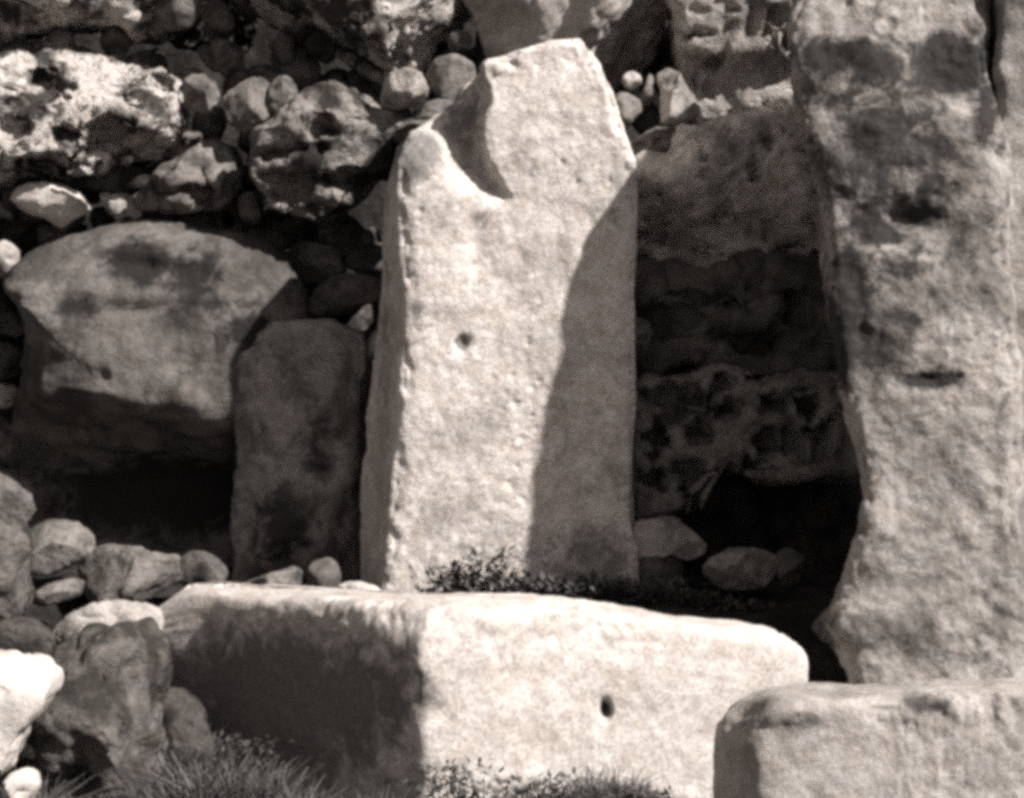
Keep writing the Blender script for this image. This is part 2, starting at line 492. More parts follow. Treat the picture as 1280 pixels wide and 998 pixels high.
# ------------------------------------------------------------------ the tall upright at the right and its neighbour
def mega_fn(v, fr):
    Y = -0.8
    D = CAM_D + Y
    px = v[:, 0] * F_PX / D + 640; py = HOR - (v[:, 2] - CAM_Z) * F_PX / D
    # ledge with a hollow under it and two deep dark hollows
    led = np.interp(px, [1020, 1060, 1120, 1180, 1260], [262, 240, 236, 250, 330])
    v[:, 1] += fr * 0.04 * sstep(led - 14, led + 24, py) * sstep(led + 110, led + 30, py) * sstep(1040, 1090, px) * sstep(1220, 1120, px)
    for (cx, cy, sx, sy, d) in ((1145, 275, 30, 14, .09), (1190, 95, 36, 32, .06), (1040, 68, 26, 12, .06), (1095, 300, 60, 22, .03),
                                (1150, 475, 45, 14, .05), (1075, 410, 26, 55, .07), (1220, 130, 20, 30, .04), (1060, 325, 18, 40, .05)):
        v[:, 1] += fr * d * np.exp(-(((px - cx) / sx) ** 2 + ((py - cy) / sy) ** 2)) * sstep(1035, 1085, px) * .42
    v[:, 1] += fr * .06 * sstep(1110, 1000, px) + .15 * (v[:, 2] - 1.9) + .13 * np.clip(v[:, 2] - 2.3, 0, None)
    return v
slab('standing_stone', 'huge stained upright megalith with a ledge and dark hollows, filling the right side', 'megalith',
     xl=[(-420, 1240), (-200, 1180), (-120, 1095), (-60, 1030), (0, 1002), (100, 1004), (180, 1018), (240, 1030), (300, 1034), (400, 1040), (480, 1045), (550, 1058), (620, 1070), (660, 1062), (700, 1048), (740, 1030), (775, 1018), (800, 1050), (900, 1062)],
     xr=[(-420, 1230), (-150, 1250), (0, 1258), (200, 1262), (500, 1268), (640, 1262), (700, 1270), (900, 1266)],
     top=[(0, -170), (.3, -205), (.7, -205), (1, -180)], zb=.1, Yf=-.8, Yb=-.2,
     rad=.07, fn=mega_fn, mat=M_MEGA, seed=8, lump=.035, lump_s=2.2, mid=.013, mid_s=7, fine=.004, fine_s=28, crease=.1, chip=.02, pits=((9, .34, .010, -.2), (17, .33, .006, .0)),
     stains_shade=((1040, 70, 50, 30, .9), (1090, 80, 60, 40, .75), (1190, 80, 70, 45, .9), (1060, 160, 50, 60, .4), (1050, 440, 40, 80, .7), (1130, 330, 70, 40, .55), (1230, 250, 40, 120, .35), (1110, 690, 30, 40, .3), (1150, 800, 120, 30, .3), (1235, 130, 22, 45, .7), (1100, 105, 60, 25, .4), (1100, 290, 75, 25, .7), (1150, 270, 30, 16, .9), (1060, 370, 35, 80, .8), (1090, 440, 60, 50, .6), (1160, 475, 50, 12, .8), (1130, 400, 50, 30, .4), (1200, 590, 50, 30, .25), (1120, 190, 170, 180, .52), (1080, 330, 80, 90, .36)))
slab('standing_stone', 'upright stone at the very edge, partly hidden behind the huge stained megalith', 'megalith',
     xl=[(-420, 1240), (0, 1240), (900, 1240)], xr=[(-420, 1460), (0, 1480), (900, 1500)],
     top=[(0, -160), (.5, -180), (1, -150)], zb=.1, Yf=-.62, Yb=-.05, rad=.08, sp=.02, mat=M_MEGA, seed=18, lump=.03, mid=.016, pits=((8, .38, .02, -.05),))

slab('standing_stone', 'added unseen upright beyond the edge stone, keeps sun off the recess', 'megalith',
     xl=[(-420, 1510), (0, 1500), (900, 1520)], xr=[(-420, 1900), (0, 1920), (900, 1960)],
     top=[(0, -150), (.5, -190), (1, -150)], zb=.1, Yf=-.75, Yb=-.1, rad=.1, sp=.03, mat=M_MEGA, seed=19, lump=.04, mid=.016)  # unseen stone, added to block the sun from the recess panel

# ------------------------------------------------------------------ pale altar block in front, low block at the right
def pp(px, Y): return (float(P(px, 0, Y)[0]), Y)
def altar_fn(v, k):
    x, y = v[:, 0], v[:, 1]
    top = sstep(0.0, 1.0, k)
    v[:, 2] -= top * .10 * sstep(-1.2, -1.46, x)          # worn left end
    v[:, 2] -= top * .05 * sstep(-1.6, -.9, y)
    v[:, 2] -= top * .13 * sstep(-.1, 1.1, x)             # top falls to the right
    v[:, 2] -= top * .05 * sstep(.9, 1.1, x)
    cr = np.exp(-((x + .30) / .16) ** 2) * sstep(-1.45, -1.62, y)
    v[:, 1] += .10 * cr * sstep(.52, .74, v[:, 2]) ** 2
    v[:, 0] += .025 * cr * fbm(v, 4, 2, 92)
    D = y + CAM_D
    px = x * F_PX / D + 640; py = HOR - (v[:, 2] - CAM_Z) * F_PX / D
    hole = np.exp(-(((px - 757) / 5.5) ** 2 + ((py - 888) / 9) ** 2)) * (y < -1.2)
    v[:, 1] += .10 * hole
    return v
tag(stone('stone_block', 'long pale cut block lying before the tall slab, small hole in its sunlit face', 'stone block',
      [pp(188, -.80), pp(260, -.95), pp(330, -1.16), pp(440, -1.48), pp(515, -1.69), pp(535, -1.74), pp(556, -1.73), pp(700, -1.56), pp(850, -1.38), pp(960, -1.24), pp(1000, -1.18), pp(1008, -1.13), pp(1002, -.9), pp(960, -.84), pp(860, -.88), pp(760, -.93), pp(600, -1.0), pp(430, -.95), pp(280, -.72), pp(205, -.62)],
      0, plan=(.725, -.15), p=16, fn=altar_fn, mat=M_ALTAR, seed=21, res=330, lump=.012, lump_s=2, mid=.006, mid_s=6, fine=.002, fine_s=40, crease=0, chip=.010, stains_shade=((757, 888, 7, 10, 1), (230, 870, 30, 20, .4), (280, 840, 14, 12, .6), (200, 880, 30, 50, .5), (700, 770, 90, 4, .3), (350, 880, 210, 110, .75))))  # first blob paints the shade inside the small hole
def low_fn(v, k):
    x = v[:, 0]
    v[:, 2] -= sstep(0.2, 1.0, k) * .10 * sstep(.86, .62, x)
    v[:, 2] += sstep(0.2, 1.0, k) * .03 * sstep(1.0, 1.7, x)
    return v
stone('stone_block', 'low pale block at the foot of the huge upright, dark worn left end', 'stone block',
      [pp(893, -1.84), pp(902, -1.92), pp(925, -2.08), pp(945, -2.13), pp(960, -2.15), pp(1000, -2.16), pp(1130, -2.14), pp(1280, -2.1), pp(1440, -2.05), pp(1450, -1.86), pp(1280, -1.82), pp(1100, -1.82), pp(980, -1.80), pp(905, -1.80)],
      0, plan=(.505, -.15), p=14, fn=low_fn, mat=M_LOW, crease=.1, chip=.015, seed=27, stains_shade=((1155, 880, 40, 14, .6), (1000, 900, 60, 14, .4)), res=260, lump=.012, lump_s=3, mid=.010, mid_s=6, fine=.003, fine_s=30)

# ------------------------------------------------------------------ left boulder and the upright before it
def boulder_fn(v, k):
    D = v[:, 1] + CAM_D
    px = v[:, 0] * F_PX / D + 640; py = HOR - (v[:, 2] - CAM_Z) * F_PX / D
    lip = np.interp(px, [20, 100, 180, 260, 350], [528, 540, 548, 560, 560])
    v[:, 1] += .62 * sstep(lip - 70, lip + 80, py + 14 * fbm(v, 3, 3, 8)) * np.clip(k, 0, 1)      # undercut belly
    for (cx, cy, sx, sy, d) in ((185, 330, 50, 26, .05), (240, 350, 50, 22, .04), (95, 380, 30, 12, .045), (128, 470, 8, 8, .03), (220, 385, 90, 8, .03), (230, 415, 60, 12, .02)):
        v[:, 1] += d * np.exp(-(((px - cx) / sx) ** 2 + ((py - cy) / sy) ** 2))
    return v
PB = ((7, .42, .035, .1), (14, .4, .018, .1))      # heavy solution pitting
PM = ((10, .38, .02, .0), (20, .36, .009, .05))
PS = ((16, .38, .010, .0),)
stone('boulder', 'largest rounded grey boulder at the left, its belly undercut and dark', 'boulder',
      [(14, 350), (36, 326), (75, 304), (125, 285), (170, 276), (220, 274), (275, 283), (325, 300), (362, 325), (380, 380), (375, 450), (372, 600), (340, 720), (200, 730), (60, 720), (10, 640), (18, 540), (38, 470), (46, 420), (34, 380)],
      .92, tf=.46, tb=.7, p=3, tilt=(.10, .10), mat=M_GREY, seed=31, fn=boulder_fn, lump=.03, mid=.014, mid_s=5, strata=.012, crease=.2, pits=((11, .34, .015, -.1),), stains_shade=((175, 330, 45, 30, .9), (245, 345, 50, 34, .7), (95, 385, 34, 14, .7), (255, 385, 60, 26, .45), (310, 420, 50, 40, .6), (200, 620, 160, 60, .8)))  # last two blobs paint shade on the right side and undercut belly
stone('standing_stone', 'short upright stone leaning at the left flank of the tall slab', 'standing stone',
      [(288, 425), (300, 410), (335, 402), (380, 400), (430, 401), (456, 412), (462, 440), (456, 500), (450, 600), (446, 680), (444, 760), (380, 765), (296, 760), (292, 640), (298, 520), (292, 455)],
      .66, tf=.16, tb=.3, p=7, tilt=(.05, .04), facets=5, mat=M_UPRIGHT, seed=37, lump=.03, lump_s=3, mid=.016, mid_s=7, pits=((12, .34, .012, .0),), stains_shade=((350, 660, 50, 60, .7), (400, 560, 30, 60, .5)))

# ------------------------------------------------------------------ wall stones, as (name, label, category, outline, Y, tf, kwargs)
W = [
 # --- upper left
 ('wall_stone', 'long pitted wall stone in the top left corner, pale streak along its edge', [(-60, -80), (60, -95), (215, -80), (225, 5), (196, 38), (150, 30), (112, 22), (60, 34), (0, 62), (-60, 60)], 1.08, .28, dict(mat=M_CORAL_PALE, pits=PB, p=3.5, tb=.5)),
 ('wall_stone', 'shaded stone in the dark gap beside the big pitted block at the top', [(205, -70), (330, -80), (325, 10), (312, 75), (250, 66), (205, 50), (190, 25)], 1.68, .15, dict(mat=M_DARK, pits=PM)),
 ('wall_stone', 'big pitted pale block in the top row, over the two round cobbles', [(298, -70), (450, -100), (590, -80), (605, -10), (590, 22), (545, 50), (528, 92), (470, 112), (400, 88), (345, 66), (308, 20)], 1.0, .34, dict(dents=((382,18,14,12,.08),(465,62,14,14,.10),(480,82,24,12,.12),(345,85,30,10,.08),(420,32,9,9,.07),(430,75,10,14,.08),(330,50,12,8,.05),(510,45,10,18,.05)), mat=M_CORAL_PALE, pits=PB, p=3.2, tb=.5)),
 ('wall_stone', 'largest bright stone at the upper left, riddled with dark holes', [(-60, 80), (0, 72), (30, 50), (70, 42), (140, 60), (205, 76), (228, 112), (226, 165), (190, 200), (140, 205), (100, 228), (30, 215), (-60, 222)], 0.95, .36, dict(dents=((35,108,28,16,.16),(72,100,16,10,.08),(130,178,24,26,.22),(185,185,45,13,.16),(165,125,12,8,.08),(80,165,16,10,.08),(60,205,46,8,.12),(195,105,16,10,.08),(160,152,8,8,.06),(15,160,20,12,.08)), mat=M_CORAL_PALE, pits=((6, .5, .07, .15), (12, .42, .025, .1)), p=3, tb=.6, tilt=(0, .15))),
 ('cobble', 'round grey cobble just right of the largest bright holed stone', [(226, 98), (245, 86), (268, 96), (275, 122), (260, 142), (236, 138), (226, 120)], 0.85, .09, dict(mat=M_COBBLE)),
 ('cobble', 'wide grey cobble with one pit, left one of a touching pair', [(276, 120), (288, 98), (315, 88), (338, 100), (342, 128), (330, 150), (305, 164), (283, 150)], 0.85, .11, dict(mat=M_COBBLE, pits=PS)),
 ('cobble', 'smaller cobble touching the right side of the wide grey one', [(333, 108), (345, 92), (362, 96), (373, 118), (366, 140), (345, 148), (338, 135)], 0.85, .09, dict(mat=M_COBBLE)),
 ('wall_stone', 'large lumpy boulder with a bright crown, left of the tall slab', [(312, 190), (314, 168), (345, 155), (372, 132), (392, 110), (440, 106), (470, 130), (512, 132), (520, 160), (496, 185), (496, 210), (462, 226), (430, 262), (395, 280), (345, 258), (316, 228)], 0.78, .36, dict(dents=((398,160,26,18,.12),(350,195,30,6,.10),(408,186,9,8,.08),(370,238,28,12,.12),(440,232,34,14,.14),(440,170,16,8,.04),(340,225,16,8,.06)), mat=M_CORAL, pits=((6, .48, .06, .12), (13, .42, .02, .1)), p=2.8, tb=.5, tilt=(0, .25))),
 ('wall_stone', 'triangular stone with a dark hollow below its ridge, above the grey boulder', [(162, 252), (190, 222), (218, 200), (255, 172), (285, 184), (298, 215), (298, 245), (270, 264), (215, 266), (172, 264)], 0.95, .2, dict(dents=((235,238,42,11,.14),(255,217,8,5,.06)), mat=M_COBBLE, pits=((8, .46, .05, .1),), tilt=(0, .5))),
 ('wall_stone', 'thin dark slab bedded under the largest bright holed stone', [(25, 222), (90, 218), (150, 208), (200, 214), (190, 232), (140, 240), (80, 238), (30, 236)], 1.03, .16, dict(mat=M_DARK, pits=PS)),
 ('cobble', 'small tilted cobble wedged over the triangular stone', [(208, 186), (222, 166), (245, 160), (250, 172), (232, 184), (214, 194)], 1.09, .07, dict(mat=M_COBBLE)),
 ('wall_stone', 'bright white faced stone at the left, under the thin dark slab', [(12, 250), (22, 234), (60, 229), (95, 238), (112, 262), (90, 275), (72, 287), (48, 272), (22, 262)], 0.83, .16, dict(mat=M_WHITE, pits=PM)),
 ('cobble', 'small pale cobble between the white faced stone and the triangular one', [(124, 240), (140, 234), (156, 240), (152, 262), (138, 268), (126, 256)], 0.95, .08, dict(mat=M_COBBLE_PALE)),
 ('cobble', 'small dark holed cobble tucked under the lumpy bright crowned boulder', [(296, 250), (303, 237), (316, 240), (326, 262), (322, 282), (306, 284), (298, 268)], 0.99, .08, dict(mat=M_COBBLE, pits=PS)),
 ('cobble', 'pale sliver at the left edge, above the shoulder of the grey boulder', [(-12, 312), (4, 300), (18, 312), (16, 332), (0, 346), (-14, 336)], 0.78, .09, dict(mat=M_COBBLE_PALE)),
 ('wall_stone', 'dark shaded stone between the white faced stone and the grey boulder', [(24, 290), (60, 280), (105, 282), (90, 298), (55, 318), (28, 330), (18, 310)], 1.23, .12, dict(mat=M_DARK, pits=PS)),
 ('wall_stone', 'dark pitted stone in the shadow right of the grey boulder', [(352, 322), (365, 306), (400, 304), (428, 314), (430, 338), (405, 350), (370, 352), (354, 340)], 1.08, .14, dict(mat=M_GREY, pits=PM)),
 ('wall_stone', 'flat topped shaded stone touching the slab, over the wedge stone', [(430, 325), (455, 304), (485, 300), (490, 345), (460, 344), (436, 336)], 1.11, .12, dict(mat=M_GREY)),
 ('wall_stone', 'rounded wedge stone just above the short upright', [(385, 378), (396, 354), (430, 344), (480, 350), (490, 372), (455, 384), (425, 398), (390, 396)], 1.01, .15, dict(mat=M_GREY, pits=PS)),
 ('cobble', 'tiny dark cobble at the right shoulder of the grey boulder', [(352, 366), (360, 356), (374, 364), (384, 384), (372, 394), (356, 386)], 1.08, .06, dict(mat=M_GREY)),
 # --- left edge rubble
 ('cobble', 'upper rough cobble in the column left of the grey boulder', [(-30, 372), (0, 366), (26, 384), (34, 412), (16, 430), (-30, 428)], 0.90, .12, dict(mat=M_RUBBLE, pits=PS)),
 ('cobble', 'middle rough cobble in the column left of the grey boulder', [(-30, 434), (8, 432), (26, 446), (20, 466), (-4, 476), (-30, 472)], 0.88, .12, dict(mat=M_RUBBLE, pits=PS)),
 ('cobble', 'small bright cobble low in the column left of the grey boulder', [(-10, 482), (6, 478), (18, 488), (14, 508), (-2, 512), (-12, 500)], 0.80, .08, dict(mat=M_COBBLE_PALE)),
 ('cobble', 'lowest rough cobble in the column left of the grey boulder', [(-30, 522), (0, 518), (22, 536), (26, 566), (8, 590), (-30, 588)], 0.80, .13, dict(mat=M_RUBBLE, pits=PS)),
 ('wall_stone', 'broken grey stone at the left edge above the domed rubble', [(-40, 592), (0, 590), (34, 606), (40, 640), (20, 660), (-40, 664)], 0.72, .16, dict(mat=M_RUBBLE, pits=PS)),
 # --- top centre
 ('cobble', 'bright round cobble under the big pitted block in the top row', [(470, 108), (480, 93), (505, 84), (528, 92), (538, 112), (528, 128), (500, 133), (476, 128)], .58, .13, dict(mat=M_COBBLE_PALE, pits=((14, .36, .02, .0),))),
 ('cobble', 'grey round cobble beside the bright one at the slab shoulder', [(531, 88), (545, 72), (570, 68), (590, 80), (592, 104), (576, 122), (550, 124), (534, 108)], .66, .13, dict(mat=M_COBBLE)),
 ('cobble', 'small grey cobble above the grey round one, under the smooth top boulder', [(556, 50), (568, 32), (586, 32), (592, 48), (582, 62), (562, 62)], .95, .09, dict(mat=M_COBBLE)),
 ('cobble', 'little dark stone in the gap left of the smooth top boulder', [(530, 20), (548, 12), (572, 14), (578, 26), (556, 36), (534, 34)], 1.1, .09, dict(mat=M_COBBLE)),
 ('wall_stone', 'upper thin flat stone jutting against the slab under its notch', [(500, 138), (520, 128), (560, 124), (600, 118), (610, 140), (585, 152), (540, 154), (504, 152)], .55, .12, dict(mat=M_GREY, p=5, tb=.3)),
 ('wall_stone', 'lower thin flat stone jutting against the slab under its notch', [(490, 166), (505, 154), (545, 150), (590, 154), (600, 176), (560, 186), (510, 182)], .55, .12, dict(mat=M_GREY, p=5, tb=.3)),
 ('boulder', 'smooth rounded boulder behind the head of the tall slab', [(586, -10), (600, -80), (720, -100), (838, -80), (840, 20), (826, 78), (790, 104), (740, 120), (660, 110), (612, 80), (596, 40)], .85, .34, dict(mat=M_LOW, p=3, tb=.5, tilt=(0, .1))),
 # --- top right
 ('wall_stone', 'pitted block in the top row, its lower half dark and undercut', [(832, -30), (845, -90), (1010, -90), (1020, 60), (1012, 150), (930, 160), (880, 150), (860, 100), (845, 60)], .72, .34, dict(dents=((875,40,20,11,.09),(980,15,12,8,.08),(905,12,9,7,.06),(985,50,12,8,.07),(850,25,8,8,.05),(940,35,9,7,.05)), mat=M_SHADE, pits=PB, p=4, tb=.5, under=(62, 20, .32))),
 ('cobble', 'bright almond shaped cobble standing on edge right of the slab', [(820, 84), (834, 80), (852, 90), (866, 110), (880, 132), (874, 150), (850, 158), (828, 152), (826, 128), (824, 104)], .45, .12, dict(mat=M_COBBLE_PALE)),
 ('cobble', 'narrow upright sliver next to the bright almond shaped cobble', [(806, 106), (812, 90), (819, 96), (818, 120), (814, 134), (800, 132), (800, 120)], .5, .05, dict(mat=M_COBBLE)),
 ('cobble', 'tiny round cobble, topmost of those at the slab right shoulder', [(778, 99), (783, 90), (792, 87), (801, 92), (802, 103), (793, 111), (783, 108)], .5, .05, dict(mat=M_COBBLE_PALE)),
 ('cobble', 'squat cobble pressed against the slab under the tiny round one', [(762, 128), (772, 117), (788, 115), (798, 126), (800, 138), (790, 152), (776, 164), (762, 150)], .45, .09, dict(mat=M_COBBLE)),
 ('wall_stone', 'curled pale ledge stone under the bright almond shaped cobble', [(782, 180), (800, 172), (815, 162), (850, 160), (862, 170), (850, 186), (820, 196), (788, 196)], .48, .14, dict(mat=M_COBBLE, pits=((9, .46, .04, .1),))),
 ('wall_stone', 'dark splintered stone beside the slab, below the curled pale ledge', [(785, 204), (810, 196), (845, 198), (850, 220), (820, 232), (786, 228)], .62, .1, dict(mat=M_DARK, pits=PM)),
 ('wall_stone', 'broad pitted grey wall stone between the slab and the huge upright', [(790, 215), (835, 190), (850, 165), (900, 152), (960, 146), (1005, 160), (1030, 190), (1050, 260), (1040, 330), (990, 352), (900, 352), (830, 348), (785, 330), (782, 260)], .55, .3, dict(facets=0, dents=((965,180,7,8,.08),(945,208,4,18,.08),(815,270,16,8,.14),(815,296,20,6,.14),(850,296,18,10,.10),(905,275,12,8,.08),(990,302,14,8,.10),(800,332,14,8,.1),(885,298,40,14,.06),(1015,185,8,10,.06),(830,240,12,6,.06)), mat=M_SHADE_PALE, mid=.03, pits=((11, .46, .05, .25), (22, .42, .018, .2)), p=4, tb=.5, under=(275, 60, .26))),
 ('wall_stone', 'black shaded stone with ribbed underside, below the broad pitted grey one', [(785, 345), (840, 330), (900, 342), (960, 322), (1040, 315), (1065, 400), (1050, 478), (985, 462), (930, 476), (860, 458), (790, 472)], .72, .26, dict(lump=.05, lump_s=4, mid=.04, dents=((830,400,50,14,.12),(930,420,60,16,.14),(880,370,60,8,.08),(1000,390,24,30,.1)), facets=0, mat=M_GREY, pits=PM, p=4)),
 ('cobble', 'small grey cobble wedged against the slab in the deep shade', [(786, 410), (796, 396), (812, 400), (820, 420), (816, 438), (798, 444), (786, 432)], .45, .08, dict(mat=M_COBBLE)),
 ('wall_stone', 'honeycombed wall stone full of large round holes in the shade', [(785, 486), (815, 466), (850, 468), (900, 450), (950, 470), (1000, 458), (1045, 470), (1070, 540), (1060, 600), (960, 598), (900, 585), (870, 602), (862, 640), (830, 650), (785, 652)], .62, .24, dict(facets=0, dents=((848,505,20,26,.26),(880,540,16,16,.24),(912,520,17,16,.24),(955,550,14,18,.24),(972,500,17,14,.2),(905,472,14,9,.15),(945,475,9,9,.14),(820,545,15,18,.24),(815,490,20,8,.15),(815,600,22,14,.24),(995,555,18,12,.16),(1010,502,15,15,.18),(870,590,20,16,.25),(930,580,14,12,.22),(880,497,7,8,.14),(1000,480,10,6,.1),(815,572,12,7,.15),(1035,540,12,20,.15)), mat=M_UPRIGHT, pits=((14, .5, .03, .4),), p=4, tb=.5, lump=.01)),
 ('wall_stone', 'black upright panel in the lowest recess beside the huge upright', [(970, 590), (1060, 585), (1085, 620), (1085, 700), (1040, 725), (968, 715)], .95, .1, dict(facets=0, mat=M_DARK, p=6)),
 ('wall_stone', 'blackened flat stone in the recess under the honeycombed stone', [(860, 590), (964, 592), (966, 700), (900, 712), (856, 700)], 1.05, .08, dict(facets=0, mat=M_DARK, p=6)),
 ('boulder', 'pale lumpy rock at the foot of the slab, right side', [(790, 655), (815, 648), (848, 648), (868, 662), (888, 682), (884, 696), (858, 702), (835, 694), (815, 700), (796, 702)], .12, .14, dict(mat=M_COBBLE_PALE, p=3)),
 ('boulder', 'dark rock under the pale lumpy one, half buried in weeds', [(792, 700), (830, 694), (856, 704), (862, 730), (850, 752), (800, 756)], .10, .12, dict(mat=M_GREY, pits=PS)),
 ('boulder', 'pale humped rock in the recess before the black panel', [(880, 712), (888, 698), (910, 688), (945, 687), (972, 696), (980, 714), (972, 732), (930, 742), (890, 732)], .05, .16, dict(mat=M_COBBLE_PALE, p=2.6)),
 ('boulder', 'small dark rock right of the pale humped one', [(968, 696), (985, 684), (1002, 690), (1010, 708), (1002, 730), (976, 738)], .1, .1, dict(mat=M_GREY, pits=PS)),
 ('boulder', 'low rough rock at the foot of the huge upright', [(1015, 790), (1035, 765), (1060, 760), (1078, 780), (1074, 812), (1040, 816)], -.62, .14, dict(mat=M_MEGA, pits=PS)),
 # --- lower left rubble
 ('boulder', 'big pale rock at the left edge, half out of view', [(-70, 660), (-30, 640), (10, 645), (28, 680), (34, 740), (26, 775), (-20, 786), (-70, 780)], -.75, .26, dict(mat=M_RUBBLE, p=2.6)),
 ('boulder', 'domed rock with a bright top in the rubble under the grey boulder', [(28, 690), (40, 664), (62, 652), (92, 654), (112, 672), (112, 690), (90, 706), (60, 722), (34, 716)], -.3, .2, dict(mat=M_COBBLE, p=2.3)),
 ('boulder', 'wide humped rock in the rubble right of the domed one', [(90, 716), (100, 698), (130, 686), (165, 686), (195, 696), (226, 700), (228, 726), (200, 744), (165, 756), (120, 752), (96, 738)], -.35, .22, dict(mat=M_COBBLE, p=2.4, pits=PS)),
 ('boulder', 'knobbly small rock at the right end of the rubble row', [(222, 706), (236, 690), (256, 692), (276, 702), (284, 720), (272, 734), (240, 736), (224, 728)], -.3, .13, dict(mat=M_RUBBLE, p=2.4, pits=PS)),
 ('boulder', 'flat tilted rock lying under the domed one', [(36, 744), (55, 732), (85, 724), (102, 730), (96, 746), (66, 756), (40, 758)], -.55, .13, dict(mat=M_COBBLE, p=3)),
 ('boulder', 'dark mossy rock low at the left edge, above the white rock', [(-60, 786), (0, 778), (36, 782), (62, 800), (60, 820), (20, 838), (-60, 838)], -.95, .16, dict(mat=M_DARK, p=3, pits=PS)),
 ('boulder', 'pale flat topped rock touching the left end of the long cut block', [(62, 790), (90, 768), (130, 758), (175, 758), (198, 772), (196, 796), (170, 812), (120, 824), (80, 820)], -.9, .2, dict(mat=M_COBBLE_PALE, p=3, tilt=(0, .4))),
 ('boulder', 'glaring white rock at the lower left edge', [(-80, 830), (-20, 822), (30, 824), (58, 850), (52, 880), (30, 912), (14, 960), (-20, 985), (-80, 985)], -1.75, .26, dict(mat=M_WHITE, p=3, tilt=(0, .25))),
 ('boulder', 'rough dark sided rock below the flat topped one, grass at its foot', [(46, 870), (56, 822), (95, 800), (140, 798), (172, 815), (186, 860), (200, 920), (196, 1005), (90, 1012), (30, 1000), (26, 940)], -1.45, .22, dict(mat=M_RUBBLE, p=3, lump=.05, lump_s=4, mid=.035, pits=PM, tilt=(.2, .35))),
 ('boulder', 'pitted dark rock leaning on the shaded end of the long cut block', [(184, 915), (196, 872), (222, 866), (246, 892), (262, 940), (268, 1005), (190, 1008)], -1.28, .15, dict(mat=M_DARK, p=3, pits=PM)),
 ('cobble', 'small glaring white cobble in the bottom left corner', [(0, 985), (8, 970), (25, 963), (42, 972), (46, 992), (36, 1010), (10, 1012)], -2.0, .09, dict(mat=M_WHITE, p=2.2)),
 ('boulder', 'small pale three sided rock peeping up behind the long cut block', [(302, 734), (330, 720), (362, 708), (376, 716), (380, 745), (350, 756), (306, 756)], -.30, .12, dict(mat=M_COBBLE, p=3)),
 ('boulder', 'small dark rock behind the long cut block, at the foot of the short upright', [(376, 725), (392, 704), (412, 700), (424, 716), (424, 750), (380, 756)], -.27, .09, dict(mat=M_GREY, p=3)),
 ('cobble', 'flat bright cobble on the back edge of the long cut block', [(412, 742), (420, 734), (445, 730), (468, 736), (476, 744), (460, 756), (424, 756)], -.42, .10, dict(mat=M_ALTAR, p=2.5)),
]
# stones just outside the frame, so that the wall goes on for a viewer who steps aside
OFF = [
 ('wall_stone', 'pitted wall stone beyond the left edge of the top row', [(-330, -60), (-200, -90), (-70, -80), (-70, 60), (-200, 80), (-330, 50)], .8, .28, dict(mat=M_CORAL, pits=PM, p=3.5, sp=1)),
 ('wall_stone', 'holed wall stone beyond the left edge, second row', [(-330, 90), (-200, 80), (-70, 90), (-65, 210), (-200, 240), (-330, 220)], .7, .28, dict(mat=M_CORAL_PALE, pits=PM, p=3.5, sp=1)),
 ('boulder', 'tall grey boulder beyond the left edge', [(-330, 280), (-200, 250), (-60, 270), (-40, 400), (-40, 600), (-200, 640), (-330, 620)], .6, .3, dict(mat=M_GREY, pits=PS, p=3.5, sp=1)),
 ('boulder', 'rubble rock beyond the lower left edge', [(-330, 680), (-220, 650), (-90, 670), (-80, 790), (-200, 820), (-330, 800)], -.6, .3, dict(mat=M_RUBBLE, p=3, sp=1)),
]
def under_fn(Y, px_line, soft, d):
    def fn(v, k):
        D = v[:, 1] + CAM_D
        py = HOR - (v[:, 2] - CAM_Z) * F_PX / D
        wob = 14 * vnoise(v * 6.0, 5)
        v[:, 1] += d * sstep(px_line - soft + wob, px_line + soft + wob, py) * np.clip(k, 0, 1)
        return v
    return fn
for k, (nm, lab, ol, Y, tf, kw) in enumerate(W + OFF):
    kw = dict(kw)
    un = kw.pop('under', None); kw.pop('sp', None)
    if un: kw['fn'] = under_fn(Y, *un)
    kw.setdefault('tb', max(.15, tf * 1.2))
    if nm == 'cobble': kw.setdefault('pits', ((17, .42, .014, .1),))
    kw.setdefault('facets', {'wall_stone': 6, 'cobble': 15, 'boulder': 10}[nm])
    stone(nm, lab, {'wall_stone': 'wall stone', 'cobble': 'cobble', 'boulder': 'boulder'}[nm], ol, Y, tf, seed=100 + 13 * k, **kw)

# ------------------------------------------------------------------ packing stones seen dimly in the joints
rng = random.Random(4)
protos = []
PG = 'packing stones in the joints of the rubble wall'
PL = 'small broken packing stone wedged deep in a joint of the rubble wall'
def packing(px, py, Y, s, k):
    a = rng.uniform(0, 6.28)
    if len(protos) < 7:
        ang = np.linspace(0, 2 * np.pi, 8, endpoint=False)
        ol = [(640 + 36 * math.cos(t) * rng.uniform(.75, 1.2), 430 + 28 * math.sin(t) * rng.uniform(.75, 1.2)) for t in ang]
        o = stone('packing_stone', PL, 'packing stone', ol, 0, .09, .1, p=2.5, facets=16, pits=((17, .42, .014, .1),), mat=M_PACK, seed=700 + k * 9, res=40, group=PG)
        protos.append(o)
    else:
        o = rng.choice(protos).copy(); COL.objects.link(o)
    o.location = P(px, py, Y)
    o.rotation_euler = (rng.uniform(-.6, .6), a, rng.uniform(-3, 3))
    o.scale = (s, s, s)
k = 0
for py in range(-50, 720, 36):
    for px in range(-30, 1030, 42):
        if 455 < px < 800 and py > 130: continue
        if 30 < px < 340 and 310 < py < 640: continue
        if 330 <= px < 455 and 430 < py: continue
        if k >= 290: continue
        packing(px + rng.uniform(-14, 14), py + rng.uniform(-12, 12), (1.28 if px < 480 else 1.4) + rng.uniform(-.12, .2), rng.uniform(.75, 1.45), k); k += 1

